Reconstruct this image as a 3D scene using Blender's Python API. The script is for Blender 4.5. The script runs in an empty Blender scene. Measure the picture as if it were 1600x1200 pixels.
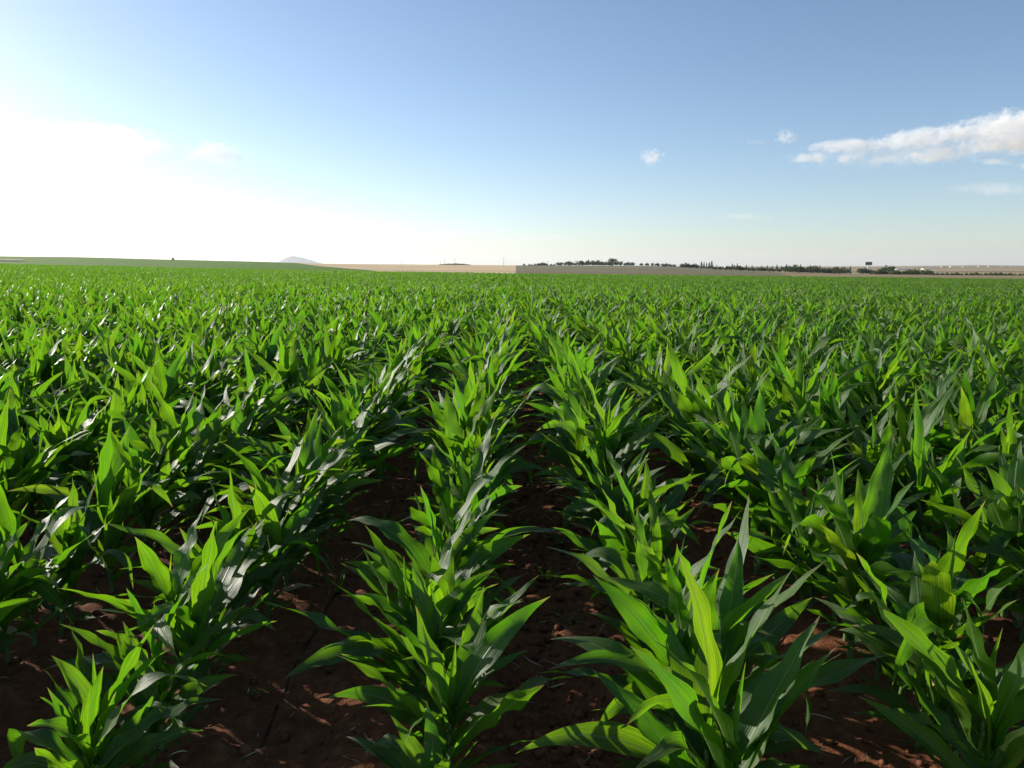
import bpy, math, random
import numpy as np
from mathutils import Vector

# ------------------------------------------------------------------ camera, sky, sun, exposure
scene = bpy.context.scene
COL = scene.collection
R = math.radians
CAM_H = 1.30
PITCH = R(8.7)
FPX = 1202.0                      # focal length in pixels of the 1600 px wide photograph
SUN_AZ, SUN_EL = R(-59), R(18.0)    # azimuth from the row direction (+Y), negative to the left

cam_d = bpy.data.cameras.new('camera')
cam_d.sensor_fit = 'HORIZONTAL'; cam_d.sensor_width = 36.0
cam_d.lens = 36.0 * FPX / 1600.0
cam_d.clip_start = 0.05; cam_d.clip_end = 60000
cam = bpy.data.objects.new('camera', cam_d); COL.objects.link(cam)
cam.location = (0, 0, CAM_H); cam.rotation_euler = (R(90) - PITCH, 0, 0)
scene.camera = cam

SUN = Vector((math.sin(SUN_AZ)*math.cos(SUN_EL), math.cos(SUN_AZ)*math.cos(SUN_EL), math.sin(SUN_EL)))
world = bpy.data.worlds.new('World'); scene.world = world; world.use_nodes = True
wn = world.node_tree; wn.nodes.clear()
w_out = wn.nodes.new('ShaderNodeOutputWorld'); w_bg = wn.nodes.new('ShaderNodeBackground')
w_sky = wn.nodes.new('ShaderNodeTexSky'); w_sky.sky_type = 'NISHITA'
w_sky.sun_disc = False; w_sky.sun_elevation = SUN_EL; w_sky.sun_rotation = SUN_AZ
w_sky.air_density = 0.9; w_sky.dust_density = 1.0; w_sky.ozone_density = 2.0; w_sky.altitude = 900
w_bg.inputs['Strength'].default_value = 0.104
wn.links.new(w_sky.outputs[0], w_bg.inputs[0]); wn.links.new(w_bg.outputs[0], w_out.inputs[0])

sun_d = bpy.data.lights.new('sun', 'SUN'); sun_d.energy = 5.0; sun_d.angle = R(0.53); sun_d.color = (1.0, 0.93, 0.82)
sun = bpy.data.objects.new('sun', sun_d); COL.objects.link(sun)
sun.rotation_euler = SUN.to_track_quat('Z', 'Y').to_euler(); sun.location = SUN*50

vs = scene.view_settings
vs.view_transform = 'Standard'; vs.look = 'None'; vs.exposure = 0.65; vs.gamma = 1.0; vs.use_curve_mapping = False
cy = scene.cycles
cy.use_denoising = True
cy.max_bounces = 10; cy.diffuse_bounces = 4; cy.glossy_bounces = 3; cy.transmission_bounces = 5
cy.transparent_max_bounces = 8; cy.volume_bounces = 6; cy.volume_step_rate = 0.3; cy.volume_max_steps = 1024
cy.sample_clamp_indirect = 6.0

# ------------------------------------------------------------------ helpers
def mesh_obj(name, v, f, mat=None, parent=None, uv=None, smooth=True, mats=None, mi=None):
    me = bpy.data.meshes.new(name)
    v = np.asarray(v, dtype=np.float32)
    if isinstance(f, np.ndarray):
        n = f.shape[1]
        me.vertices.add(len(v)); me.vertices.foreach_set('co', v.ravel())
        me.loops.add(f.size); me.loops.foreach_set('vertex_index', f.ravel().astype(np.int32))
        me.polygons.add(len(f)); me.polygons.foreach_set('loop_start', np.arange(0, f.size, n, dtype=np.int32))
        li = f.ravel()
        if uv is not None:
            l = me.uv_layers.new(name='UVMap'); l.data.foreach_set('uv', np.asarray(uv, np.float32)[li].ravel())
        me.update(calc_edges=True)
    else:
        me.from_pydata([tuple(map(float, p)) for p in v], [], f); me.update()
    for m in (mats or ([mat] if mat else [])): me.materials.append(m)
    if mi is not None: me.polygons.foreach_set('material_index', np.asarray(mi, np.int32))
    if smooth: me.polygons.foreach_set('use_smooth', np.ones(len(me.polygons), bool))
    o = bpy.data.objects.new(name, me); COL.objects.link(o)
    if parent: o.parent = parent
    return o

def thing(name, loc, label, cat, group=None, rz=0.0):
    o = bpy.data.objects.new(name, None); COL.objects.link(o)
    o.location = loc; o.rotation_euler = (0, 0, rz); o.empty_display_size = 0.1
    return tag(o, label, cat, group)

def tag(o, label=None, cat=None, group=None, kind=None):
    if label: o['label'] = label
    if cat: o['category'] = cat
    if group: o['group'] = group
    if kind: o['kind'] = kind
    return o

def copy_tree(o, parent=None):
    c = o.copy(); COL.objects.link(c); c.parent = parent
    for ch in list(o.children): copy_tree(ch, c)
    return c

def grid_faces(nu, nv):
    i = np.arange(nu-1)[:, None]*nv + np.arange(nv-1)[None, :]
    i = i.ravel()
    return np.stack([i, i+nv, i+nv+1, i+1], 1)

def box_vf(cx, cy_, cz, sx, sy, sz):
    v = [(cx+sx*a/2, cy_+sy*b/2, cz+sz*c/2) for a in (-1, 1) for b in (-1, 1) for c in (-1, 1)]
    f = [(0, 1, 3, 2), (4, 6, 7, 5), (0, 4, 5, 1), (2, 3, 7, 6), (0, 2, 6, 4), (1, 5, 7, 3)]
    return v, f

def tube_vf(pts, rad, n=8, cap=True):
    pts = [Vector(p) for p in pts]; v = []; f = []
    for k, p in enumerate(pts):
        t = (pts[min(k+1, len(pts)-1)] - pts[max(k-1, 0)]).normalized()
        a = t.cross(Vector((0, 0, 1)))
        if a.length < 1e-3: a = Vector((1, 0, 0))
        a.normalize(); b = t.cross(a)
        r = rad[k] if hasattr(rad, '__len__') else rad
        for j in range(n):
            q = 2*math.pi*j/n
            v.append(p + a*(r*math.cos(q)) + b*(r*math.sin(q)))
    for k in range(len(pts)-1):
        for j in range(n):
            f.append((k*n+j, k*n+(j+1) % n, (k+1)*n+(j+1) % n, (k+1)*n+j))
    if cap:
        f.append(tuple(range(n-1, -1, -1))); f.append(tuple(range((len(pts)-1)*n, len(pts)*n)))
    return v, f

def vnoise(x, y, seed=0):
    xi = np.floor(x).astype(np.int64); yi = np.floor(y).astype(np.int64)
    fx = x-xi; fy = y-yi; fx = fx*fx*(3-2*fx); fy = fy*fy*(3-2*fy)
    def hsh(a, b):
        h = (a*374761393 + b*668265263 + seed*974634777) & 0xffffffff
        h = ((h ^ (h >> 13))*1274126177) & 0xffffffff
        return ((h ^ (h >> 16)) & 0xffff)/65535.0
    a = hsh(xi, yi); b = hsh(xi+1, yi); c = hsh(xi, yi+1); d = hsh(xi+1, yi+1)
    return (a*(1-fx)+b*fx)*(1-fy) + (c*(1-fx)+d*fx)*fy

# ------------------------------------------------------------------ materials
class NT:
    def __init__(s, name):
        s.m = bpy.data.materials.new(name); s.m.use_nodes = True
        s.t = s.m.node_tree; s.t.nodes.clear()
        s.out = s.n('ShaderNodeOutputMaterial')
    def n(s, typ, **kw):
        nd = s.t.nodes.new(typ)
        for k, v in kw.items(): setattr(nd, k, v)
        return nd
    def l(s, a, b): s.t.links.new(a, b)
    def val(s, sock, v):
        if isinstance(v, bpy.types.NodeSocket): s.l(v, sock)
        else: sock.default_value = v
    def math(s, op, a, b=0.0, c=None, clamp=False):
        nd = s.n('ShaderNodeMath', operation=op); nd.use_clamp = clamp
        s.val(nd.inputs[0], a); s.val(nd.inputs[1], b)
        if c is not None: s.val(nd.inputs[2], c)
        return nd.outputs[0]
    def mix(s, fac, a, b, mode='MIX'):
        nd = s.n('ShaderNodeMix', data_type='RGBA', blend_type=mode)
        s.val(nd.inputs[0], fac); s.val(nd.inputs[6], a); s.val(nd.inputs[7], b)
        return nd.outputs[2]
    def noise(s, vec, scale, detail=4.0, rough=0.55, dim='3D'):
        nd = s.n('ShaderNodeTexNoise', noise_dimensions=dim)
        if vec is not None: s.l(vec, nd.inputs['Vector'])
        nd.inputs['Scale'].default_value = scale; nd.inputs['Detail'].default_value = detail
        nd.inputs['Roughness'].default_value = rough
        return nd.outputs['Fac']
    def ramp(s, fac, stops):
        nd = s.n('ShaderNodeValToRGB'); s.l(fac, nd.inputs[0])
        e = nd.color_ramp.elements
        while len(e) < len(stops): e.new(0.5)
        for k, (p, c) in enumerate(stops): e[k].position = p; e[k].color = (*c, 1.0)
        return nd.outputs[0]
    def remap(s, x, a, b):
        nd = s.n('ShaderNodeMapRange', interpolation_type='SMOOTHSTEP')
        s.val(nd.inputs[0], x); s.val(nd.inputs[1], a); s.val(nd.inputs[2], b)
        return nd.outputs[0]
    def bump(s, h, strength, dist):
        nd = s.n('ShaderNodeBump'); nd.inputs['Strength'].default_value = strength
        nd.inputs['Distance'].default_value = dist; s.l(h, nd.inputs['Height'])
        return nd.outputs[0]
    def principled(s, col, rough=0.6, spec=0.5, normal=None, metal=0.0):
        p = s.n('ShaderNodeBsdfPrincipled')
        s.val(p.inputs['Base Color'], col if isinstance(col, bpy.types.NodeSocket) else (*col, 1.0))
        s.val(p.inputs['Roughness'], rough); p.inputs['Specular IOR Level'].default_value = spec
        p.inputs['Metallic'].default_value = metal
        if normal is not None: s.l(normal, p.inputs['Normal'])
        return p
    def surf(s, sh): s.l(sh.outputs[0], s.out.inputs['Surface'])

def C4(*c): return (*c, 1.0)

def leaf_material(name, c_dark, c_light, t_dark, t_light, trans=0.45, rough=0.42, spec=0.5):
    t = NT(name)
    uv = t.n('ShaderNodeUVMap', uv_map='UVMap'); sep = t.n('ShaderNodeSeparateXYZ'); t.l(uv.outputs[0], sep.inputs[0])
    u, v = sep.outputs[0], sep.outputs[1]
    oi = t.n('ShaderNodeObjectInfo'); rnd = oi.outputs['Random']
    tc = t.n('ShaderNodeTexCoord')
    d = t.math('ABSOLUTE', t.math('SUBTRACT', u, 0.5))
    rib = t.math('SUBTRACT', 1.0, t.remap(d, 0.020, 0.062))
    # parallel veins run the length of the blade
    mp = t.n('ShaderNodeCombineXYZ'); t.l(t.math('MULTIPLY', u, 32.0), mp.inputs[0]); t.l(t.math('MULTIPLY', v, 1.6), mp.inputs[1]); t.l(t.math('MULTIPLY', rnd, 37.0), mp.inputs[2])
    vein = t.noise(mp.outputs[0], 1.0, 2.0, 0.6)
    blot = t.noise(tc.outputs['Object'], 9.0, 4.0, 0.6)
    k = t.math('ADD', t.math('MULTIPLY', rnd, 0.62), t.math('MULTIPLY', t.math('SUBTRACT', blot, 0.3), 0.75), clamp=True)
    base = t.mix(k, C4(*c_dark), C4(*c_light))
    tcol = t.mix(k, C4(*t_dark), C4(*t_light))
    old = t.math('MULTIPLY', t.remap(rnd, 0.94, 1.0), 0.3)
    base = t.mix(old, base, C4(c_light[0]*2.6, c_light[1]*1.35, c_light[2]*1.5))
    tcol = t.mix(old, tcol, C4(t_light[0]*1.7, t_light[1]*1.1, t_light[2]*2))
    vk = t.remap(vein, 0.35, 0.65)
    base = t.mix(t.math('MULTIPLY', vk, 0.42), base, C4(*[x*1.7 for x in c_light]))
    tcol = t.mix(t.math('MULTIPLY', vk, 0.80), tcol, C4(*[x*0.55 for x in t_dark]))
    base = t.mix(t.math('MULTIPLY', rib, 0.75), base, C4(0.22, 0.30, 0.12))
    tcol = t.mix(t.math('MULTIPLY', rib, 0.6), tcol, C4(0.10, 0.20, 0.03))
    # dry brown tips and nibbled, yellowed margins on some blades
    edge = t.math('ADD', t.math('MULTIPLY', t.remap(v, 0.80, 1.0), 0.75), t.math('MULTIPLY', t.remap(d, 0.36, 0.5), 0.38))
    wear = t.remap(t.math('ADD', edge, t.math('MULTIPLY', t.math('SUBTRACT', t.noise(tc.outputs['Object'], 26.0, 4.0, 0.7), 0.5), 1.3)), 0.62, 0.80)
    base = t.mix(t.math('MULTIPLY', wear, 0.8), base, C4(0.30, 0.22, 0.10))
    tcol = t.mix(t.math('MULTIPLY', wear, 0.7), tcol, C4(0.34, 0.25, 0.06))
    # a few pale nicks and dusty spots
    sp = t.remap(t.noise(tc.outputs['Object'], 70.0, 2.0, 0.6), 0.70, 0.78)
    base = t.mix(t.math('MULTIPLY', sp, 0.35), base, C4(0.20, 0.20, 0.09))
    h = t.math('ADD', t.math('MULTIPLY', vein, 0.8), t.math('MULTIPLY', rib, 1.2))
    nrm = t.bump(h, 0.7, 0.0022)
    rg = t.math('ADD', rough-0.07, t.math('MULTIPLY', blot, 0.16))
    p = t.principled(base, rg, spec, nrm)
    tr = t.n('ShaderNodeBsdfTranslucent'); t.l(tcol, tr.inputs[0])
    mx = t.n('ShaderNodeMixShader'); mx.inputs[0].default_value = trans
    t.l(p.outputs[0], mx.inputs[1]); t.l(tr.outputs[0], mx.inputs[2])
    t.surf(mx); return t.m

M_LEAF = leaf_material('corn leaf', (0.024, 0.082, 0.009), (0.060, 0.125, 0.012), (0.085, 0.32, 0.006), (0.31, 0.52, 0.009), 0.56, 0.47, 0.55)
M_DRY = leaf_material('dry corn leaf', (0.30, 0.22, 0.11), (0.48, 0.38, 0.21), (0.32, 0.22, 0.08), (0.42, 0.30, 0.13), 0.3, 0.6, 0.3)
M_WEED = leaf_material('weed leaf', (0.05, 0.10, 0.015), (0.09, 0.14, 0.02), (0.20, 0.36, 0.02), (0.32, 0.48, 0.03), 0.45, 0.5, 0.4)

def simple(name, c1, c2, scale, rough=0.8, spec=0.3, bump=0.0, bdist=0.01, coord='Object', detail=5.0):
    t = NT(name); tc = t.n('ShaderNodeTexCoord')
    nz = t.noise(tc.outputs[coord], scale, detail, 0.6)
    col = t.mix(t.remap(nz, 0.3, 0.7), C4(*c1), C4(*c2))
    nrm = t.bump(nz, bump, bdist) if bump else None
    t.surf(t.principled(col, rough, spec, nrm)); return t.m

M_STEM = simple('corn stem', (0.07, 0.13, 0.03), (0.13, 0.19, 0.06), 30, 0.5, 0.4)
M_STRAW = simple('dry straw', (0.34, 0.26, 0.15), (0.60, 0.52, 0.36), 25, 0.6, 0.3)
M_HOSE = simple('black plastic hose', (0.014, 0.011, 0.010), (0.07, 0.032, 0.020), 30, 0.85, 0.15)
M_BARK = simple('bark', (0.06, 0.045, 0.03), (0.13, 0.10, 0.07), 3, 0.9)
M_WOODPOLE = simple('weathered pole wood', (0.10, 0.085, 0.07), (0.17, 0.15, 0.12), 5, 0.9)
M_STEEL = simple('galvanised steel', (0.50, 0.50, 0.50), (0.62, 0.62, 0.62), 2, 0.5, 0.5)
M_SIGNBACK = simple('dark sign sheet', (0.055, 0.055, 0.07), (0.09, 0.09, 0.11), 0.6, 0.5)
M_SIGNSTRIPE = simple('pale sign lettering band', (0.30, 0.30, 0.36), (0.42, 0.42, 0.48), 1.5, 0.5)
M_PLASTER = simple('white plaster', (0.58, 0.56, 0.52), (0.66, 0.64, 0.60), 0.8, 0.8)
M_ROOFDARK = simple('dark roof', (0.10, 0.07, 0.06), (0.16, 0.11, 0.09), 1.0, 0.8)
M_ROOFPALE = simple('pale sheet roof', (0.55, 0.56, 0.56), (0.66, 0.67, 0.67), 0.6, 0.5)
M_GLASSDARK = simple('dark window glass', (0.02, 0.022, 0.025), (0.035, 0.04, 0.045), 1.0, 0.15, 0.5)

def soil_material():
    t = NT('red soil'); tc = t.n('ShaderNodeTexCoord'); o = tc.outputs['Object']
    n1 = t.noise(o, 1.1, 5, 0.6); n2 = t.noise(o, 22, 6, 0.65); n3 = t.noise(o, 110, 4, 0.7)
    col = t.ramp(n2, [(0.25, (0.090, 0.029, 0.012)), (0.55, (0.180, 0.066, 0.029)), (0.8, (0.31, 0.145, 0.075))])
    col = t.mix(t.math('MULTIPLY', t.remap(n1, 0.35, 0.7), 0.35), col, C4(0.075, 0.033, 0.018))
    sp = t.remap(n3, 0.66, 0.75)
    col = t.mix(t.math('MULTIPLY', sp, 0.5), col, C4(0.33, 0.22, 0.15))
    h = t.math('ADD', n2, t.math('MULTIPLY', n3, 0.5))
    t.surf(t.principled(col, 0.95, 0.15, t.bump(h, 0.9, 0.012))); return t.m
M_SOIL = soil_material()
M_CLOD = simple('soil clod', (0.075, 0.026, 0.012), (0.18, 0.078, 0.040), 28, 0.95, 0.15, 0.8, 0.006)

def field_material(name, c1, c2, c3, s_big, s_fine, stripe=None):
    t = NT(name); tc = t.n('ShaderNodeTexCoord'); o = tc.outputs['Object']
    a = t.noise(o, s_big, 4, 0.6); b = t.noise(o, s_fine, 4, 0.7)
    col = t.mix(t.remap(a, 0.35, 0.65), C4(*c1), C4(*c2))
    col = t.mix(t.math('MULTIPLY', t.remap(b, 0.4, 0.7), 0.55), col, C4(*c3))
    if stripe:
        sp = t.n('ShaderNodeSeparateXYZ'); t.l(o, sp.inputs[0])
        cb = t.n('ShaderNodeCombineXYZ')
        t.l(t.math('MULTIPLY', sp.outputs[0], stripe[0]), cb.inputs[0]); t.l(t.math('MULTIPLY', sp.outputs[1], stripe[1]), cb.inputs[1])
        s_ = t.noise(cb.outputs[0], 1.0, 2, 0.5)
        col = t.mix(t.math('MULTIPLY', t.remap(s_, 0.45, 0.58), stripe[2]), col, C4(*stripe[3]))
    t.surf(t.principled(col, 0.95, 0.1, t.bump(b, 0.6, 0.3))); return t.m

M_WHEAT = field_material('ripe wheat', (0.66, 0.49, 0.28), (0.72, 0.55, 0.33), (0.56, 0.41, 0.23), 0.012, 0.6, (0.004, 0.010, 0.35, (0.30, 0.20, 0.11)))
M_FALLOW = field_material('fallow ground', (0.20, 0.20, 0.105), (0.23, 0.195, 0.115), (0.15, 0.145, 0.08), 0.010, 0.5, (0.003, 0.012, 0.35, (0.20, 0.12, 0.08)))
M_GREENFIELD = field_material('far green crop', (0.105, 0.21, 0.016), (0.135, 0.24, 0.022), (0.060, 0.135, 0.012), 0.012, 0.8, (0.004, 0.02, 0.4, (0.11, 0.16, 0.045)))
M_STUBBLE = field_material('stubble plain', (0.42, 0.30, 0.15), (0.48, 0.36, 0.19), (0.30, 0.22, 0.11), 0.004, 0.3, (0.0006, 0.006, 0.8, (0.17, 0.14, 0.08)))
M_PALE = field_material('pale bare strip', (0.50, 0.44, 0.33), (0.55, 0.49, 0.38), (0.42, 0.36, 0.27), 0.02, 0.4)
M_ROCK = field_material('mountain rock', (0.16, 0.15, 0.13), (0.22, 0.20, 0.17), (0.12, 0.11, 0.09), 0.01, 0.05)

# ------------------------------------------------------------------ terrain
KP = FPX/math.cos(PITCH)**2
TP = np.array([-900, 0, 130, 250, 400, 500, 650, 805, 1000, 1150, 1300, 1450, 1530, 1600, 2500], float)
TY = np.array([130, 320, 620, 1000, 3000, 6000, 18000], float)
TT = np.array([   # heights, written as how many px above(-)/below(+) eye level the ground stands at that range
    [-1, -0.5, 0, 1, 2.5, 5, 9, 9.5, 11, 13, 15, 16.5, 17, 18, 22],
    [-13, -11, -10, -7.5, -4, 0.5, 3.5, 4, 4.5, 8, 12.5, 14, 14.5, 15, 16],
    [-18, -15.5, -14, -10.5, -7, -3.5, -1, 1, 1.5, 7, 12.5, 13.5, 13, 13, 14],
    [-15, -13, -12, -9, -5.5, -3.6, -2.0, -0.8, -0.3, 4.5, 11, 11.5, 11, 11, 11],
    [-9, -8, -7, -6, -5, -3.8, -2.6, -1.2, -0.5, 1.5, 2.2, 2.0, 1.5, 1.5, 1],
    [-2, -2, -2, -2, -2, -2, -1.5, -1, -0.4, 0.5, 0.3, -0.7, -2.0, -1.0, -0.5],
    [0.3]*15], float)

def field_h(x, y):
    sp = np.logaddexp(0, -x/10.0)*10 - 6.93
    return -0.010*x + 0.0085*sp*np.clip(np.abs(y)/60.0, 0.2, 1)

def terrain(x, y):
    x = np.asarray(x, float); y = np.asarray(y, float)
    near = field_h(np.clip(x, -130, 130), y)
    ys = np.maximum(y, 130.0)
    px = 800 + x/ys*FPX/math.cos(PITCH)
    ly = np.log(ys); lt = np.log(TY)
    cols = np.stack([np.interp(px, TP, TT[k]) for k in range(len(TY))], -1)
    j = np.clip(np.searchsorted(lt, ly, side='right')-1, 0, len(TY)-2)
    w = np.clip((ly-lt[j])/(lt[j+1]-lt[j]), 0, 1)
    w = w*w*(3-2*w)*0.4 + w*0.6
    a = np.take_along_axis(cols, j[..., None], -1)[..., 0]; b = np.take_along_axis(cols, (j+1)[..., None], -1)[..., 0]
    far = CAM_H - (a*(1-w)+b*w)*ys/KP
    k = np.clip((y-104)/(135-104), 0, 1); k = k*k*(3-2*k)
    return near*(1-k)+far*k

ROW0, ROWD = -0.24, 0.70
def soil_relief(x, y):
    d = np.hypot(x, y-2)
    fade = np.clip(1-(d-7)/14, 0, 1)
    ridge = 0.022*np.cos(2*math.pi*(x-ROW0)/ROWD)*np.clip(1-(d-20)/40, 0, 1)
    lump = (vnoise(x*9, y*9, 1)-0.5)*0.048 + (vnoise(x*21, y*21, 2)-0.5)*0.030 + (vnoise(x*3, y*3, 3)-0.5)*0.03 + (vnoise(x*47, y*47, 5)-0.5)*0.009
    return ridge - 0.022 + lump*fade

def ground_z(x, y): return terrain(x, y) + soil_relief(x, y)

def px_to_world(px, Y): return (px-800)/FPX*Y*math.cos(PITCH)

def expand(start, step, ratio, end):
    out = []; s = step; x = start
    while x < end: s *= ratio; x += s; out.append(x)
    return np.array(out)
xs = np.concatenate([-expand(2.7, 0.024, 1.055, 17000)[::-1], np.arange(-2.7, 3.2, 0.024), expand(3.2, 0.024, 1.055, 17000)])
ysg = np.concatenate([-expand(-1.0, 0.10, 1.25, 900)[::-1], np.arange(1.0, 6.0, 0.024), expand(6.0, 0.024, 1.045, 18500)])
GX, GY = np.meshgrid(xs, ysg, indexing='ij')
GZ = ground_z(GX, GY)
ground = mesh_obj('ground', np.stack([GX, GY, GZ], -1).reshape(-1, 3), grid_faces(len(xs), len(ysg)), M_SOIL)
tag(ground, 'red-brown cloddy soil under the corn rows', kind='structure')

def sheet(name, mat, left, right, y0, y1, lift, label, nu=40, nv=60):
    """A field lying on the terrain between two boundary lines given as x(Y)."""
    Y = np.exp(np.linspace(math.log(y0), math.log(y1), nv))
    L = np.array([left(t) for t in Y]); Rr = np.array([right(t) for t in Y])
    u = np.linspace(0, 1, nu)[:, None]
    X = L[None]*(1-u)+Rr[None]*u; YY = np.broadcast_to(Y[None], X.shape)
    Z = terrain(X, YY)+lift*np.clip(YY/300, 0.35, 3)
    o = mesh_obj(name, np.stack([X, YY, Z], -1).reshape(-1, 3), grid_faces(nu, nv), mat)
    return tag(o, label, kind='structure')

def lin(pairs):
    ys_ = [p[0] for p in pairs]; ps = [p[1] for p in pairs]
    return lambda Y: px_to_world(float(np.interp(math.log(Y), np.log(ys_), ps)), Y)
FAR0 = 106.0
gb = lin([(106, 600), (300, 500), (640, 455), (1400, 430)])
sheet('neighbouring_field', M_GREENFIELD, lin([(106, -1200), (2000, -1200)]), gb, FAR0, 1400, 0.10, 'smooth green neighbouring crop field rising behind the corn')
sheet('wheat_field', M_WHEAT, gb, lin([(106, 806), (3000, 806)]), FAR0, 4800, 0.16, 'pale tan ripe wheat field beyond the corn', 40, 80)
fr = lin([(106, 1240), (400, 1200), (1000, 1180), (1400, 1180)])
sheet('fallow_field', M_FALLOW, lin([(106, 806), (3000, 806)]), fr, FAR0, 1400, 0.16, 'dull olive-brown fallow slope below the tree line', 50, 60)
sheet('plain', M_STUBBLE, fr, lin([(106, 2600), (9000, 2600)]), FAR0, 1400, 0.12, 'tan stubble plain around the sign and trees', 60, 60)
sheet('far_plain', M_STUBBLE, lin([(1400, 806), (9000, 806)]), lin([(106, 2600), (9000, 2600)]), 1405, 17000, 0.2, 'distant banded tan plain and low hills', 90, 90)
sheet('left_plain', M_STUBBLE, lin([(1400, -1200), (9000, -1200)]), lin([(1400, 430), (9000, 430)]), 1405, 17000, 0.2, 'distant tan plain behind the green rise', 60, 60)
sheet('track', M_PALE, lin([(100, -600), (500, -600)]), lin([(100, 60), (500, 20)]), 235, 262, 0.42, 'pale dirt track crossing the green rise', 30, 4)
sheet('bare_strip', M_PALE, lin([(100, 945), (2500, 945)]), lin([(100, 1075), (2500, 1075)]), 330, 352, 0.40, 'pale bare strip across the fallow slope', 20, 5)
sheet('far_strip', M_PALE, lin([(100, 1425), (9000, 1425)]), lin([(100, 2300), (9000, 2300)]), 3300, 3900, 0.9, 'pale far field strip under the low hill', 40, 8)

# mountain on the horizon
def mountain():
    Y0 = 14500.0; nu, nv = 90, 24
    prof_p = [392, 412, 425, 440, 443, 447, 452, 458, 466, 476, 488, 500, 520]
    prof_h = [0, 3.5, 5, 6.0, 9.5, 10.8, 13.2, 14.0, 13.0, 11.0, 7.5, 4.5, 0]
    p = np.linspace(392, 520, nu); hh = np.interp(p, prof_p, prof_h)
    X = px_to_world(p, Y0)[:, None]; v = np.linspace(-1, 1, nv)[None]
    YY = Y0 + v*700 + np.zeros_like(X)
    sh = np.clip(1-np.abs(v), 0, 1)**0.75
    rug = (vnoise(X/48+np.zeros_like(YY), YY/85, 11)-0.5)*28*sh*(hh[:, None] > 0.3) + (vnoise(X/19+np.zeros_like(YY), YY/43, 12)-0.5)*9*sh
    Z = 6 + 1.15*hh[:, None]*Y0/KP*sh + rug*0.5 - 6*(1-sh)
    return mesh_obj('mountain', np.stack([X+np.zeros_like(YY), YY, Z], -1).reshape(-1, 3), grid_faces(nu, nv), M_ROCK)
tag(mountain(), 'hazy blue-grey mountain with a stepped peak on the horizon', kind='structure')

# ------------------------------------------------------------------ corn
PROF_S = [0, .06, .15, .28, .42, .58, .74, .87, .95, 1.0]
PROF_W = [.42, .54, .80, .97, 1.0, .86, .58, .29, .11, .006]
def vigour(x, y):
    # plants at the field edge stay smaller than those farther in
    yy = np.asarray(y, float)
    g = 0.97 + 0.27*np.clip((yy-1.9)/2.6, 0, 1) - 0.42*np.clip((yy-8)/36, 0, 1)
    return g*np.where(np.asarray(x) > 0.85, 1.0+0.15*np.clip(1-(np.asarray(y)-1.2)/4.5, 0, 1), 1.0)
def leaf_geo(rng, base, azim, th0, bend, L, W, nseg=14, drift=0.0, twist=0.0, fold=0.35, ruffle=0.05, p=1.5, kink=None):
    s = np.linspace(0, 1, nseg+1)
    th = th0 + bend*s**p
    if kink: th = th + kink[1]/(1+np.exp(-(s-kink[0])*26))
    az = azim + drift*s
    T = np.stack([np.sin(th)*np.cos(az), np.sin(th)*np.sin(az), np.cos(th)], -1)
    mid = (T[:-1]+T[1:])/2*(L/nseg)
    P = np.concatenate([[np.zeros(3)], np.cumsum(mid, 0)]) + base
    B0 = np.stack([-np.sin(az), np.cos(az), np.zeros_like(az)], -1)
    N0 = np.stack([-np.cos(th)*np.cos(az), -np.cos(th)*np.sin(az), np.sin(th)], -1)
    r = twist*s**1.3
    B = np.cos(r)[:, None]*B0 + np.sin(r)[:, None]*N0
    N = -np.sin(r)[:, None]*B0 + np.cos(r)[:, None]*N0
    w = W*np.interp(s, PROF_S, PROF_W)
    fo = 0.95*np.exp(-s*7) + fold*(1-0.55*s)
    us = np.array([-1, -.55, 0, .55, 1.0])
    ph1, ph2 = rng.uniform(0, 6.28, 2); kf = rng.uniform(2.2, 4.2)
    env = np.clip(s*3, 0, 1)*np.clip((1-s)*3, 0, 1)
    V = np.empty((nseg+1, 5, 3)); UV = np.empty((nseg+1, 5, 2))
    for k, u in enumerate(us):
        ru = ruffle*W*u*u*np.sin(2*math.pi*kf*s + (ph1 if u > 0 else ph2))*env
        off = u*w/2*np.cos(fo); up = abs(u)**1.15*w/2*np.sin(fo) + ru
        V[:, k] = P + off[:, None]*B + up[:, None]*N
        UV[:, k, 0] = u*0.5+0.5; UV[:, k, 1] = s
    return V.reshape(-1, 3), grid_faces(nseg+1, 5), UV.reshape(-1, 2)

def stem_geo(h, r0, lean, n=6, rings=6):
    v = []; uv = []
    for k in range(rings):
        t = k/(rings-1); z = -0.05 + (h+0.05)*t; r = r0*(1-0.55*t)*(1.10 if k % 2 else 1.0)
        for j in range(n):
            a = 2*math.pi*j/n
            v.append((lean[0]*t*t + r*math.cos(a)*1.15, lean[1]*t*t + r*math.sin(a)*0.9, z)); uv.append((0.5, t))
    f = [(k*n+j, k*n+(j+1) % n, (k+1)*n+(j+1) % n, (k+1)*n+j) for k in range(rings-1) for j in range(n)]
    return np.array(v), np.array(f), np.array(uv)

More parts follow.
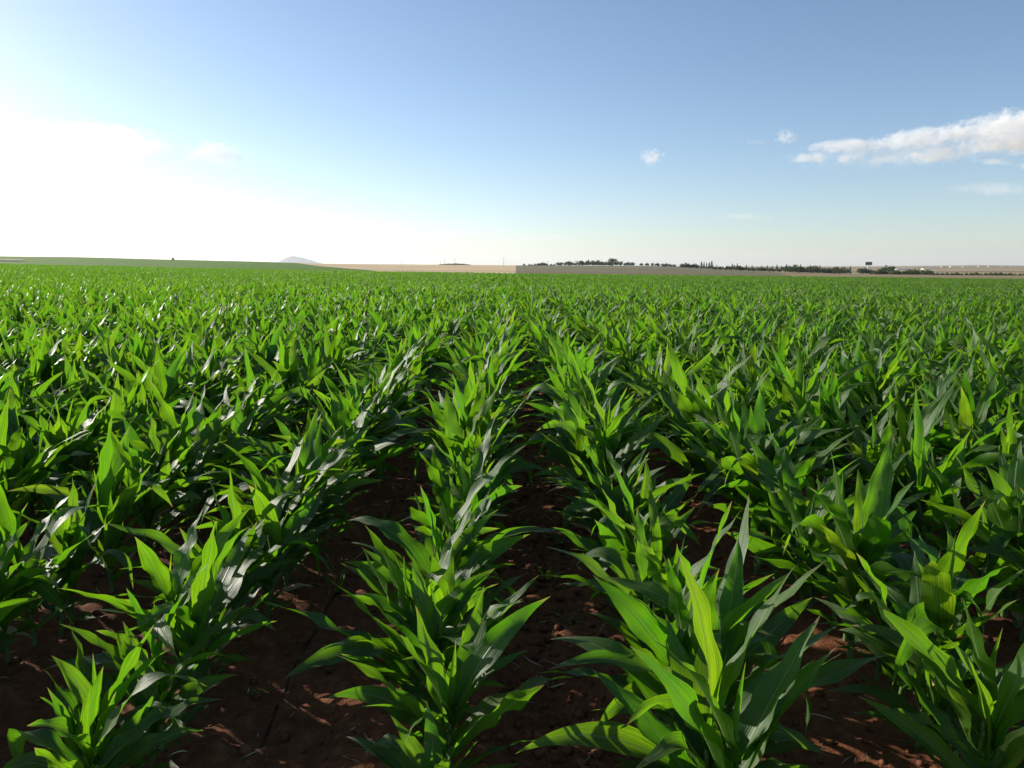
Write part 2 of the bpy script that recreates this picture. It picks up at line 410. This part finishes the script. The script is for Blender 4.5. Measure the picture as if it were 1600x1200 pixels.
def plant_geo(seed, nseg=14):
    """Returns stem (v,f,uv), leaves [(v,f,uv,dry)], and a look word for the label."""
    rng = np.random.default_rng(seed)
    n = int(rng.integers(10, 13)); size = rng.uniform(0.60, 0.88)
    if rng.random() < 0.10: size *= 0.78
    hs = 0.30*size; lean = rng.normal(0, 0.02, 2)
    phi = rng.normal(0, .8) if rng.random() < .45 else rng.uniform(0, 6.283)
    dry = rng.random() < 0.22; bent = False
    leaves = []
    for i in range(n):
        t = i/(n-1)
        z = (0.025 + 0.29*t**0.9)*size; tt = (z+0.05)/(hs+0.05)
        base = np.array([lean[0]*tt*tt, lean[1]*tt*tt, z])
        az = phi + i*math.pi + rng.normal(0, 0.38)
        if t < 0.25:
            L = rng.uniform(.24, .36); W = rng.uniform(.032, .046); th0 = rng.uniform(.55, .95); bend = rng.uniform(.6, 1.3)
        elif t < 0.80:
            L = rng.uniform(.40, .60); W = rng.uniform(.050, .074); th0 = rng.uniform(.32, .90); bend = rng.uniform(.1, 1.3)
        else:
            L = rng.uniform(.34, .52); W = rng.uniform(.046, .066); th0 = rng.uniform(.10, .52); bend = rng.uniform(.05, .8)
        kink = None
        if 0.3 < t < 0.95 and rng.random() < 0.20: kink = (rng.uniform(.45, .75), rng.uniform(.9, 1.9)); bent = True
        v, f, uv = leaf_geo(rng, base, az, th0, bend, L*size*1.04, W*size*1.42, nseg, rng.normal(0, .45), rng.normal(0, .9), rng.uniform(.12, .5), rng.uniform(.07, .18), rng.uniform(1.2, 2.0), kink)
        # a light breeze: the blades are carried a little to the right
        hgt = np.clip(v[:, 2], 0, 1); v[:, 0] += 0.10*hgt**2
        leaves.append((v, f, uv, bool(dry and i < 1)))
    # furled whorl in the heart of the plant
    v, f, uv = leaf_geo(rng, np.array([lean[0], lean[1], 0.24*size]), phi+rng.normal(0, 1), rng.uniform(0, .12), rng.uniform(0, .25), rng.uniform(.30, .40)*size, .030*size, nseg, 0, rng.normal(0, .4), 0.9, .03, 1.5)
    leaves.append((v, f, uv, False))
    look = 'short young corn plant' if size < 0.64 else 'young corn plant'
    det = 'with a dry tan foot blade' if dry else ('with one bent blade' if bent else 'with plain arching blades')
    return stem_geo(hs, 0.012*size, lean), leaves, look + ' ' + det

rng = np.random.default_rng(7)
rows = range(-110, 111)
P = []
for r in rows:
    x0 = ROW0 + r*ROWD
    if abs(x0) > 84: continue
    y = 1.34 + rng.uniform(0, 0.15)
    ystart = max(y, (abs(x0)-(2.6 if x0 < 0 else 1.7))/0.86)   # nothing stands outside the view
    ypos = []
    while y < 103.5 + 2.5*math.sin(x0*0.06):
        if y > ystart: ypos.append(y)
        y += rng.uniform(0.075, 0.15) if y < 30 else rng.uniform(0.10, 0.165)
    ypos = np.array(ypos)
    if rng.random() < 2: ypos = ypos[rng.random(len(ypos)) > 0.02]
    P.append(np.stack([x0 + rng.normal(0, 0.030, len(ypos))*np.clip(ypos/3.5, 1, 3.5), ypos, np.full(len(ypos), r)], -1))
P = np.concatenate(P)
dist = np.hypot(P[:, 0], P[:, 1])
pxs = 800 + P[:, 0]/P[:, 1]*FPX
vis = (pxs > -330/np.maximum(dist/3, .4)) & (pxs < 1600+330/np.maximum(dist/3, .4))
order = np.argsort(np.where(vis, dist, dist+1e4))
near_i = order[:300]; near_set = np.zeros(len(P), bool); near_set[near_i] = True

ROWCTX = {0: 'between the hose and sunlit furrow', -1: 'in the row across the hose', 1: 'in row across the sunlit furrow'}
ORD = ('first', 'second', 'third', 'fourth', 'fifth', 'sixth', 'seventh', 'eighth')
ROWNAME = {0: 'in the row between hose and sunlit furrow', -1: 'in the row across the hose', 1: 'in the row across the sunlit furrow',
           -2: 'in the second row beyond the hose', 2: 'in the second row beyond the sunlit furrow'}
rank = {}
for r_ in ROWNAME:
    ids = [i_ for i_ in near_i if int(P[i_, 2]) == r_]
    for q, i_ in enumerate(sorted(ids, key=lambda i_: P[i_, 1])): rank[int(i_)] = q
for idx in near_i:
    x, y, r = P[idx]; r = int(r)
    (sv, sf, suv), leaves, look = plant_geo(1000+int(idx), 18 if dist[idx] < 4.5 else 13)
    q = rank.get(int(idx), 99)
    if q < len(ORD): label_ = ORD[q] + ' corn plant from the field edge ' + ROWNAME[r]
    else: label_ = look + ' ' + ROWCTX.get(r, 'in rows well beyond the hose' if r < -1 else 'in rows beyond the sunlit furrow')
    z = float(ground_z(x, y))
    root = thing('corn_plant', (x, y, z), label_, 'corn plant', 'corn plants in the planted rows')
    root.rotation_euler = (float(rng.normal(0, .07)), float(rng.normal(0, .07)), 0)
    root.scale = (float(vigour(x, y)),)*3
    mesh_obj('stem', sv, sf, M_STEM, root, suv)
    for (v, f, uv, dry) in leaves: mesh_obj('leaf', v, f, M_DRY if dry else M_LEAF, root, uv)

# the rest of the field: the same plants, past counting
var_col = bpy.data.collections.new('corn variants')
for k in range(22):
    (sv, sf, suv), leaves, _ = plant_geo(40+k, 10)
    vv, ff, uu, mm = [sv], [sf], [suv], [np.zeros(len(sf), int)]; off = len(sv)
    for (v, f, uv, dry) in leaves:
        vv.append(v); ff.append(f+off); uu.append(uv); mm.append(np.full(len(f), 2 if dry else 1)); off += len(v)
    o = mesh_obj('corn_variant', np.concatenate(vv), np.concatenate(ff), None, None, np.concatenate(uu), True, [M_STEM, M_LEAF, M_DRY], np.concatenate(mm))
    COL.objects.unlink(o); var_col.objects.link(o)

Q = P[~near_set]
Qz = terrain(Q[:, 0], Q[:, 1]) - 0.015
def scatter_object(name, pts, col, rot, scl, label):
    me = bpy.data.meshes.new(name); me.vertices.add(len(pts)); me.vertices.foreach_set('co', np.asarray(pts, np.float32).ravel())
    a = me.attributes.new('rot', 'FLOAT_VECTOR', 'POINT'); a.data.foreach_set('vector', np.asarray(rot, np.float32).ravel())
    a = me.attributes.new('scl', 'FLOAT', 'POINT'); a.data.foreach_set('value', np.asarray(scl, np.float32))
    o = bpy.data.objects.new(name, me); COL.objects.link(o)
    ng = bpy.data.node_groups.new(name, 'GeometryNodeTree')
    ng.interface.new_socket('Geometry', in_out='INPUT', socket_type='NodeSocketGeometry')
    ng.interface.new_socket('Geometry', in_out='OUTPUT', socket_type='NodeSocketGeometry')
    N = ng.nodes; L = ng.links
    gi = N.new('NodeGroupInput'); go = N.new('NodeGroupOutput')
    ci = N.new('GeometryNodeCollectionInfo'); ci.inputs['Collection'].default_value = col
    ci.inputs['Separate Children'].default_value = True; ci.inputs['Reset Children'].default_value = True
    ip = N.new('GeometryNodeInstanceOnPoints'); ip.inputs['Pick Instance'].default_value = True
    ar = N.new('GeometryNodeInputNamedAttribute'); ar.data_type = 'FLOAT_VECTOR'; ar.inputs[0].default_value = 'rot'
    asc = N.new('GeometryNodeInputNamedAttribute'); asc.data_type = 'FLOAT'; asc.inputs[0].default_value = 'scl'
    er = N.new('FunctionNodeEulerToRotation')
    ri = N.new('FunctionNodeRandomValue'); ri.data_type = 'INT'
    for s in ri.inputs:
        if s.enabled and s.name == 'Min': s.default_value = 0
        if s.enabled and s.name == 'Max': s.default_value = len(col.objects)-1
    L.new(gi.outputs[0], ip.inputs['Points']); L.new(ci.outputs[0], ip.inputs['Instance'])
    L.new([q for q in ri.outputs if q.enabled][0], ip.inputs['Instance Index'])
    L.new(ar.outputs[0], er.inputs[0]); L.new(er.outputs[0], ip.inputs['Rotation']); L.new(asc.outputs[0], ip.inputs['Scale'])
    L.new(ip.outputs[0], go.inputs[0])
    md = o.modifiers.new('scatter', 'NODES'); md.node_group = ng
    return tag(o, label, 'corn field', kind='stuff')
nq = len(Q)
rot = np.stack([rng.normal(0, .05, nq), rng.normal(0, .05, nq), rng.choice([0, math.pi], nq)+rng.normal(0, .6, nq)], -1)
big = vnoise(Q[:, 0]*0.12, Q[:, 1]*0.12, 21)
scatter_object('corn_field', np.stack([Q[:, 0], Q[:, 1], Qz], -1), var_col, rot, rng.uniform(.90, 1.08, nq)*(0.94+0.14*big)*vigour(Q[:, 0], Q[:, 1]), 'dense rows of young green corn stretching away to the field edge')

# ------------------------------------------------------------------ things on the soil
def merged(name, parts, mat, label, uv=False):
    vv = []; ff = []; uu = []; off = 0
    for p in parts:
        vv.append(np.asarray(p[0])); ff.append(np.asarray(p[1])+off); off += len(p[0])
        if uv: uu.append(p[2])
    o = mesh_obj(name, np.concatenate(vv), np.concatenate(ff), mat, None, np.concatenate(uu) if uv else None)
    return tag(o, label, kind='stuff')

rs = np.random.default_rng(21)
# clods: squashed lumpy octahedron-spheres
ico_v = []; ico_f = []
import bmesh
bmq = bmesh.new(); bmesh.ops.create_icosphere(bmq, subdivisions=1, radius=1.0)
ico_v = np.array([v.co[:] for v in bmq.verts]); ico_f = np.array([[v.index for v in f.verts] for f in bmq.faces]); bmq.free()
parts = []
for k in range(7000):
    y = 1.2 + 7.5*rs.random()**1.6; x = rs.uniform(-0.75, 0.75)*(y+0.8)
    if rs.random() < 0.35: x = 0.11 + rs.normal(0, 0.16)
    s = 0.0035 + 0.018*rs.random()**3.5
    v = ico_v*(1+rs.normal(0, 0.17, (len(ico_v), 1)))*s*np.array([1.2, 1.0, 0.75])
    a = rs.uniform(0, 6.28); c, d = math.cos(a), math.sin(a)
    v = np.stack([v[:, 0]*c-v[:, 1]*d, v[:, 0]*d+v[:, 1]*c, v[:, 2]], -1)
    parts.append((v + np.array([x, y, float(ground_z(x, y))+s*0.25]), ico_f))
merged('clods', parts, M_CLOD, 'loose crumbs and clods of red soil in the furrows')

parts = []
for k in range(1300):
    y = 1.2 + 8*rs.random()**1.5; x = rs.uniform(-0.75, 0.75)*(y+0.8)
    L = rs.uniform(.02, .11); W = rs.uniform(.0015, .005)
    z = float(ground_z(x, y))
    v, f, uv = leaf_geo(rs, np.array([x, y, z+0.002]), rs.uniform(0, 6.28), rs.uniform(1.1, 1.5), rs.uniform(-.2, .6), L, W, 5, rs.normal(0, .9), rs.normal(0, 1.2), .2, .0)
    parts.append((v, f))
merged('straw', parts, M_STRAW, 'scattered bits of dry straw and stalk on the soil')

# black irrigation hose snaking down the furrow
hp = []
for k in range(120):
    y = 1.15 + k*0.085; x = -0.69 + 0.035*math.sin(y*1.7+0.6) + 0.012*math.sin(y*4.1)
    hp.append((x, y, float(ground_z(x, y))-0.002))
v, f = tube_vf(hp, 0.005, 8)
tag(mesh_obj('irrigation_hose', v, f, M_HOSE), 'thin black irrigation hose lying along a dark furrow', 'hose')

# weeds
WEEDS = [(-.52, 2.55), (-.72, 3.0), (-.46, 3.35), (-.66, 3.9), (.15, 3.15), (.21, 2.75), (.05, 3.9), (.24, 3.55), (.86, 2.3), (.80, 2.95), (.92, 3.4), (-.78, 2.2),
         (-.60, 4.7), (-1.30, 2.7)]
for (x, y) in WEEDS:
    t = thing('weed', (x, y, float(ground_z(x, y))), 'small broad-leaved weed sprouting from the soil between corn rows', 'weed', 'weeds in the furrows')
    nl = int(rs.integers(4, 8)); sc = rs.uniform(.6, 1.3)
    for i in range(nl):
        v, f, uv = leaf_geo(rs, np.array([0, 0, -.004]), i*2.4+rs.normal(0, .3), rs.uniform(.3, 1.0), rs.uniform(.3, .9), rs.uniform(.05, .12)*sc, rs.uniform(.012, .022)*sc, 7, 0, 0, .25, .05)
        mesh_obj('leaf', v, f, M_WEED, t, uv)

# ------------------------------------------------------------------ far trees
def foliage_mat(name, a, b):
    t = NT(name); oi = t.n('ShaderNodeObjectInfo'); tc = t.n('ShaderNodeTexCoord')
    nz = t.noise(tc.outputs['Object'], 1.2, 3, 0.6)
    k = t.math('ADD', t.math('MULTIPLY', oi.outputs['Random'], .5), t.math('MULTIPLY', nz, .5))
    col = t.mix(k, C4(*a), C4(*b))
    p = t.principled(col, .7, .2); tr = t.n('ShaderNodeBsdfTranslucent'); t.l(col, tr.inputs[0])
    mx = t.n('ShaderNodeMixShader'); mx.inputs[0].default_value = .25
    t.l(p.outputs[0], mx.inputs[1]); t.l(tr.outputs[0], mx.inputs[2]); t.surf(mx); return t.m
M_CONIF = foliage_mat('dark needle foliage', (0.034, 0.058, 0.028), (0.065, 0.092, 0.042))
M_BROAD = foliage_mat('broadleaf foliage', (0.055, 0.085, 0.028), (0.10, 0.135, 0.046))

def crown_geo(rg, kind):
    """unit-height tree: leaf clumps spread through the crown volume"""
    vv = []; ff = []
    n = 420
    lobes = [(rg.uniform(-.24, .24), rg.uniform(-.24, .24), rg.uniform(.22, .76), rg.uniform(.17, .27)) for _ in range(9)]
    for k in range(n):
        if kind == 'cone':
            z = 0.10 + 0.90*rg.random()**1.25; rr = (0.17*(1-(z-.10)/.90)**.8+.012)*math.sqrt(rg.random())*rg.uniform(.8, 1.25)
            a = rg.uniform(0, 6.28); c = np.array([rr*math.cos(a), rr*math.sin(a), z]); s = rg.uniform(.018, .042)
        elif kind == 'bush':
            a = rg.uniform(0, 6.28); rr = .75*math.sqrt(rg.random()); z = rg.random()*(1-.75*(rr/.75)**2)*rg.uniform(.75, 1.1)
            c = np.array([rr*math.cos(a), rr*math.sin(a), z]); s = rg.uniform(.05, .11)
        else:
            lo = lobes[rg.integers(len(lobes))]; d = rg.normal(0, 1, 3); d /= np.linalg.norm(d)
            c = np.array(lo[:3]) + d*lo[3]*rg.uniform(.5, 1.1); s = rg.uniform(.03, .065)
        d1 = rg.normal(0, 1, 3); d1 /= np.linalg.norm(d1); d2 = np.cross(d1, rg.normal(0, 1, 3)); d2 /= np.linalg.norm(d2)
        o = len(vv)
        vv += [c-d1*s-d2*s*.6, c+d1*s*.7-d2*s, c+d1*s+d2*s*.6, c-d1*s*.6+d2*s]; ff.append([o, o+1, o+2, o+3])
    return np.array(vv), np.array(ff)

def make_tree(seed, kind):
    rg = np.random.default_rng(seed)
    root = bpy.data.objects.new('tree', None); COL.objects.link(root)
    top = .9 if kind == 'cone' else (.35 if kind == 'bush' else .6)
    v, f = tube_vf([(0, 0, -.03), (.004, 0, top*.4), (.01, .005, top)], [.022, .016, .005], 6)
    if kind == 'round':
        for q in range(4):
            a = q*1.6+.4
            v2, f2 = tube_vf([(.006, 0, .28+.05*q), (.10*math.cos(a), .10*math.sin(a), .45+.05*q), (.18*math.cos(a), .18*math.sin(a), .56+.05*q)], [.011, .008, .003], 5)
            f += [tuple(i+len(v) for i in fc) for fc in f2]; v += v2
    mesh_obj('trunk', v, f, M_BARK, root)
    cv, cf = crown_geo(rg, kind)
    mesh_obj('crown', cv, cf, M_CONIF if kind == 'cone' else M_BROAD, root, smooth=False)
    return root

protos = {k: [make_tree(50+i+7*j, k) for i in range(3)] for j, k in enumerate(('cone', 'round', 'bush'))}
used = set()
tr_rng = np.random.default_rng(5)
def plant_tree(px, Y, hpx, kind, label, group):
    pr = protos[kind][int(tr_rng.integers(3))]
    if pr.name in used: o = copy_tree(pr)
    else: o = pr; used.add(pr.name)
    x = px_to_world(px, Y); h = hpx*Y/KP
    o.name = 'bush' if kind == 'bush' else 'tree'
    o.location = (x, Y, float(terrain(x, Y))+0.1*min(3, Y/300))
    wd = 1.6 if kind == 'round' else 1.15
    o.scale = (h*wd*tr_rng.uniform(.85, 1.25), h*wd*tr_rng.uniform(.85, 1.25), h*1.06); o.rotation_euler = (0, 0, tr_rng.uniform(0, 6.28))
    tag(o, label, 'bush' if kind == 'bush' else 'tree', group)
LB = {'crest_round': 'leafy tree in the row along the crest of the fallow slope',
      'crest_bush': 'low dark bush along the crest of the fallow slope',
      'low_cone': 'slim dark conifer near the small white house',
      'low_round': 'rounded tree at the foot of the fallow slope',
      'grove': 'dark tree packed in the dense grove before the sign',
      'sign': 'dark tree standing beside the sign mast',
      'tall': 'tall lopsided tree standing above the bushes past the sign',
      'lowbush': 'low green bush along the edge of the corn past the sign'}
def T(px, Y, hpx, kind, key): plant_tree(px, Y, hpx, kind, LB[key], {'crest_round': 'trees on the fallow crest', 'crest_bush': 'bushes on the fallow crest', 'low_cone': 'conifers near the white house', 'low_round': 'trees below the fallow slope', 'grove': 'trees of the dense grove', 'sign': 'trees beside the sign', 'tall': None, 'lowbush': 'bushes past the sign'}[key])
for px in (810, 814, 819, 823, 827, 831): T(px, 1010, tr_rng.uniform(2, 3), 'bush', 'crest_bush')
for px, h in ((836, 3.2), (841, 4.2), (846, 4.8), (850, 5), (854, 3.5), (861, 2.8), (866, 2.6)): T(px, 1005, h, 'bush', 'crest_bush')
for px, h in ((872, 5), (877, 5.2), (883, 5), (888, 6.8), (893, 6.2), (899, 4.5), (905, 7.8), (911, 6), (916, 6.5), (920, 9), (926, 8), (931, 7.2), (936, 8.3), (941, 6.5), (946, 6.2), (951, 7), (957, 11.5), (964, 7.5), (970, 7.2)):
    T(px, 1000+tr_rng.uniform(-25, 25), h*1.05, 'round', 'crest_round')
for px, h in ((977, 5), (983, 6), (988, 5.8), (1002, 5), (1011, 5.5), (1019, 5.2), (1027, 6), (1036, 5.4), (1041, 5.5), (1047, 5), (1054, 4.2)):
    T(px, 960, h, 'round', 'crest_round')
for px, h in ((1066, 6.5), (1071, 8), (1077, 7), (1084, 7.5), (1089, 6.5)): T(px, 800, h, 'round', 'low_round')
for px, h in ((1096, 9.5), (1100, 9), (1104, 8.5), (1108, 9), (1112, 11), (1120, 6), (1144, 8), (1147, 7), (1152, 9), (1157, 6), (1166, 7.5), (1175, 7), (1183, 6), (1190, 7), (1199, 8), (1207, 7.5), (1214, 9), (1221, 8), (1229, 10)):
    T(px, 760+tr_rng.uniform(-30, 30), h*1.1, 'cone', 'low_cone')
for px, h in ((1117, 5), (1125, 5.5), (1133, 6), (1141, 6), (1149, 7.5), (1155, 8), (1161, 6.5), (1170, 6), (1178, 6), (1187, 7), (1194, 7), (1203, 6), (1210, 5.5), (1217, 6)):
    T(px, 620+tr_rng.uniform(-30, 30), h, 'round', 'low_round')
for k in range(26):
    px = 1228 + k*3.8; T(px, 640+tr_rng.uniform(-35, 35), tr_rng.uniform(9, 12.5), 'cone' if tr_rng.random() < .35 else 'round', 'grove')
T(1329, 600, 12, 'cone', 'grove')
for px, h in ((1346, 9), (1350, 10), (1354, 9.5), (1361, 8)): T(px, 690, h, 'round', 'sign')
T(1387, 560, 15, 'round', 'tall')
for k in range(24):
    px = 1366 + k*3.8 + tr_rng.uniform(-1, 1); T(px, 480+tr_rng.uniform(-40, 40), tr_rng.uniform(5, 9), 'round' if k % 2 else 'bush', 'lowbush')
for k in range(20):
    px = 1458 + k*7.6; T(px, 330+tr_rng.uniform(-20, 20), tr_rng.uniform(3.0, 5.0), 'bush', 'lowbush')
tag(mesh_obj('hedge', *crown_geo(np.random.default_rng(3), 'bush'), M_BROAD, smooth=False), 'thin dark hedge line across the pale wheat field', 'hedge')
hg = bpy.data.objects['hedge']; hy = 1500.; hg.scale = (40, 6, 3.2); hx = px_to_world(710, hy); hg.location = (hx, hy, float(terrain(hx, hy))+.4)
tag(mesh_obj('bush', *crown_geo(np.random.default_rng(4), 'bush'), M_BROAD, smooth=False), 'lone dark bush on the skyline of the green rise', 'bush')
lb = [o for o in bpy.data.objects if o.get('label') == 'lone dark bush on the skyline of the green rise'][0]
bx = px_to_world(271, 640); lb.scale = (1.6, 1.6, 2.2); lb.location = (bx, 640, float(terrain(bx, 640)))

# ------------------------------------------------------------------ utility poles, sign, buildings
def pole(px, Y, hpx, label):
    x = px_to_world(px, Y); h = hpx*Y/KP
    t = thing('utility_pole', (x, Y, float(terrain(x, Y))), label, 'pole', 'utility poles along the horizon', rz=.3)
    v, f = tube_vf([(0, 0, -.5), (0, 0, h)], [.22*Y/900, .14*Y/900], 8); mesh_obj('shaft', v, f, M_WOODPOLE, t)
    mesh_obj('crossarm', *box_vf(0, 0, h-.6, 2.2*Y/900, .16*Y/900, .16*Y/900), M_WOODPOLE, t, smooth=False)
    for s in (-.9, 0, .9):
        v, f = tube_vf([(s*Y/900, 0, h-.52), (s*Y/900, 0, h-.15)], .06*Y/900, 6); mesh_obj('insulator', v, f, M_GLASSDARK, t)
for px, Y, h in ((5, 620, 6), (66, 640, 9), (206, 660, 6), (324, 640, 8)): pole(px, Y, h, 'thin utility pole on the skyline of the green rise')
for px, Y, h in ((628, 1700, 9), (688, 1500, 6), (695, 1500, 9), (711, 1450, 10), (787, 1350, 12)): pole(px, Y, h, 'thin utility pole standing out over the wheat field')
pole(856, 1000, 7.5, 'thin utility pole among the bushes on the fallow crest')

def billboard():
    Y = 700.; x = px_to_world(1357, Y); s = Y/KP; z = float(terrain(x, Y))
    top = CAM_H + 6.8*s - z
    t = thing('billboard', (x, Y, z), 'large dark billboard raised on a single tall pale mast', 'billboard', rz=-.25)
    v, f = tube_vf([(0, .25, -.5), (0, .25, top-3*s)], [.65, .5], 10); mesh_obj('mast', v, f, M_STEEL, t)
    p = mesh_obj('panel', *box_vf(0, 0, top-2.5*s, 9.6*s, .5, 5.0*s), M_SIGNBACK, t, smooth=False)
    mesh_obj('pale_band', *box_vf(0, -.27, top-3.5*s, 6.4*s, .03, .6*s), M_SIGNSTRIPE, p, smooth=False)
    for sx in (-1, 1): mesh_obj('frame_post', *box_vf(sx*4.9*s, 0, top-2.5*s, .22, .56, 5.2*s), M_STEEL, t, smooth=False)
billboard()

def building(px, Y, wpx, hpx, dep, roofmat, label, rz=0.0, dark_bay=False, group=None, name='house'):
    x = px_to_world(px, Y); s = Y/KP; w = wpx*s; h = hpx*s
    t = thing(name, (x, Y, float(terrain(x, Y))-.1), label, 'building', group, rz)
    mesh_obj('wall', *box_vf(0, 0, h*.5, w, dep, h), M_PLASTER, t, smooth=False)
    rv = [(-w*.53, -dep*.56, h), (w*.53, -dep*.56, h), (w*.53, dep*.56, h), (-w*.53, dep*.56, h), (-w*.53, 0, h*1.32), (w*.53, 0, h*1.32)]
    mesh_obj('roof', rv, [(0, 1, 5, 4), (2, 3, 4, 5), (0, 4, 3), (1, 2, 5), (3, 2, 1, 0)], roofmat, t, smooth=False)
    mesh_obj('door', *box_vf(0, -dep*.5-.02, h*.32, w*.14, .1, h*.64), M_GLASSDARK, t, smooth=False)
    for q in (-.3, .3): mesh_obj('window', *box_vf(q*w, -dep*.5-.02, h*.55, w*.15, .1, h*.3), M_GLASSDARK, t, smooth=False)
    if dark_bay: mesh_obj('annex', *box_vf(w*.62, 0, h*.55, w*.24, dep*.8, h*1.1), M_ROOFDARK, t, smooth=False)
building(1136, 900, 6.0, 4.2, 5, M_ROOFPALE, 'small white house among slim conifers beside the fallow slope', .1, True)
building(1412, 1900, 26, 1.6, 14, M_ROOFPALE, 'long low shed with a pale roof behind the bushes', .05, name='shed')
building(1447, 2000, 12, 1.6, 14, M_ROOFPALE, 'shorter pale shed beside the long low shed', .05, name='shed')
for k in range(7):
    building(1470+k*19+tr_rng.uniform(-4, 4), 3200+tr_rng.uniform(-120, 120), tr_rng.uniform(3, 6), tr_rng.uniform(1.0, 1.5), 9, M_ROOFPALE if k % 2 else M_ROOFDARK, 'tiny pale farm building on the far plain', tr_rng.uniform(-.4, .4), group='farm buildings on the far plain', name='farm_building')

# ------------------------------------------------------------------ clouds (volumes well above the haze)
def cloud_material(name, dens, thresh, nscale, soft, g=0.1):
    t = NT(name); tc = t.n('ShaderNodeTexCoord'); o = tc.outputs['Object']
    oi = t.n('ShaderNodeObjectInfo')
    gm = t.n('ShaderNodeVectorMath', operation='LENGTH'); t.l(o, gm.inputs[0])
    off = t.n('ShaderNodeCombineXYZ'); t.l(t.math('MULTIPLY', oi.outputs['Random'], 50.0), off.inputs[0])
    wp = t.n('ShaderNodeNewGeometry')
    sc = t.n('ShaderNodeVectorMath', operation='MULTIPLY'); t.l(wp.outputs['Position'], sc.inputs[0]); sc.inputs[1].default_value = (1, .7, 1.35)
    nz = t.noise(sc.outputs[0], nscale, 7.0, 0.66)
    nz = t.math('ADD', nz, t.math('MULTIPLY', t.math('SUBTRACT', t.noise(sc.outputs[0], nscale*3.6, 4.0, 0.70), 0.5), 0.55))
    fall = t.math('SUBTRACT', 1.0, t.math('POWER', gm.outputs['Value'], 2.0))
    x = t.math('ADD', t.math('MULTIPLY', fall, 0.30), t.math('SUBTRACT', nz, thresh))
    d = t.math('MULTIPLY', t.remap(x, 0.0, soft), dens)
    pv = t.n('ShaderNodeVolumePrincipled'); pv.inputs['Color'].default_value = (.98, .98, .98, 1)
    pv.inputs['Anisotropy'].default_value = g
    t.l(d, pv.inputs['Density']); t.l(pv.outputs[0], t.out.inputs['Volume'])
    return t.m
M_CL = cloud_material('cumulus vapour', 0.0046, 0.645, 1/100.0, 0.14)
M_GLOW = cloud_material('sunward vapour', 0.0030, 0.62, 1/85.0, 0.20, 0.6)
M_PUFF = cloud_material('ragged puff vapour', 0.0075, 0.66, 1/48.0, 0.12, 0.2)
M_WISP = cloud_material('thin cloud veil', 0.0013, 0.58, 1/130.0, 0.30)

bmq = bmesh.new(); bmesh.ops.create_icosphere(bmq, subdivisions=3, radius=1.0)
cl_me = bpy.data.meshes.new('cloud_hull'); bmq.to_mesh(cl_me); bmq.free()
def cloud_at(px, py, wpx, hpx, D, mat, name, parent=None, depth=.8, tilt=0.0):
    d = Vector(((px-800)/FPX, math.cos(PITCH) + (600-py)/FPX*math.sin(PITCH), -math.sin(PITCH) + (600-py)/FPX*math.cos(PITCH)))
    p = d*(D/d.y) + Vector((0, 0, CAM_H)); s = D/FPX*1.02
    me = cl_me.copy(); me.materials.append(mat)
    o = bpy.data.objects.new(name, me); COL.objects.link(o)
    me.name = 'cloud_hull'
    o.location = p; o.scale = (wpx/2*s, wpx/2*s*depth, hpx/2*s); o.rotation_euler = (0, -tilt, 0)
    if parent: o.parent = parent
    return o
D0 = 6500.
bank = thing('cloud', (0, 0, 0), 'long broken bank of whitish cumulus rising towards one side', 'cloud')
for (px, py, w, h, tl) in ((1655, 195, 300, 88, .12), (1550, 200, 210, 52, .16), (1440, 215, 200, 36, .12), (1325, 227, 170, 22, .06), (1265, 247, 90, 22, 0), (1325, 246, 70, 26, .3), (1390, 249, 80, 18, 0), (1462, 243, 120, 30, .03), (1545, 226, 140, 26, .03), (1620, 228, 130, 34, .02), (1560, 252, 80, 14, 0), (1610, 258, 70, 16, .05)):
    cloud_at(px, py, w, h, D0, M_CL, 'cloud_puff', bank, .55, tl)
cloud_at(1450, 236, 470, 50, D0, M_WISP, 'cloud_veil', bank, .25, .06)
def cl(px, py, w, h, mat, label, depth=.7):
    tag(cloud_at(px, py, w, h, D0, mat, 'cloud', None, depth), label, 'cloud')
cl(1018, 246, 46, 32, M_PUFF, 'single small white puff of cloud alone in the blue')
cl(1228, 214, 42, 28, M_PUFF, 'small puff of cloud just off the tip of the cumulus bank')
cl(1184, 221, 46, 12, M_WISP, 'short flat wisp beside the small puff off the bank')
cl(1560, 295, 190, 26, M_WISP, 'faint flat streak of cloud under the cumulus bank', .5)
cl(1160, 339, 120, 14, M_WISP, 'faint thin wisp low over the conifers', .5)
cl(335, 240, 120, 44, M_CL, 'glowing white cloud with a grey heart near the sun')
cl(110, 225, 330, 70, M_GLOW, 'broad glowing veil of cloud towards the sun', .5)
cl(840, 372, 150, 16, M_WISP, 'very faint wisp just over the wheat field skyline', .5)

# ------------------------------------------------------------------ haze: the air round everything
t = NT('hazy air')
pv = t.n('ShaderNodeVolumePrincipled'); pv.inputs['Color'].default_value = (.86, .92, 1.0, 1)
pv.inputs['Density'].default_value = 0.00005; pv.inputs['Anisotropy'].default_value = 0.35
t.l(pv.outputs[0], t.out.inputs['Volume'])
zmin = float(GZ.min())-2.0
hz = mesh_obj('haze', *box_vf(0, 9000, (zmin+230)/2, 46000, 24000, 230-zmin), t.m, smooth=False)
tag(hz, 'pale dry haze filling the air over the plain', kind='stuff')
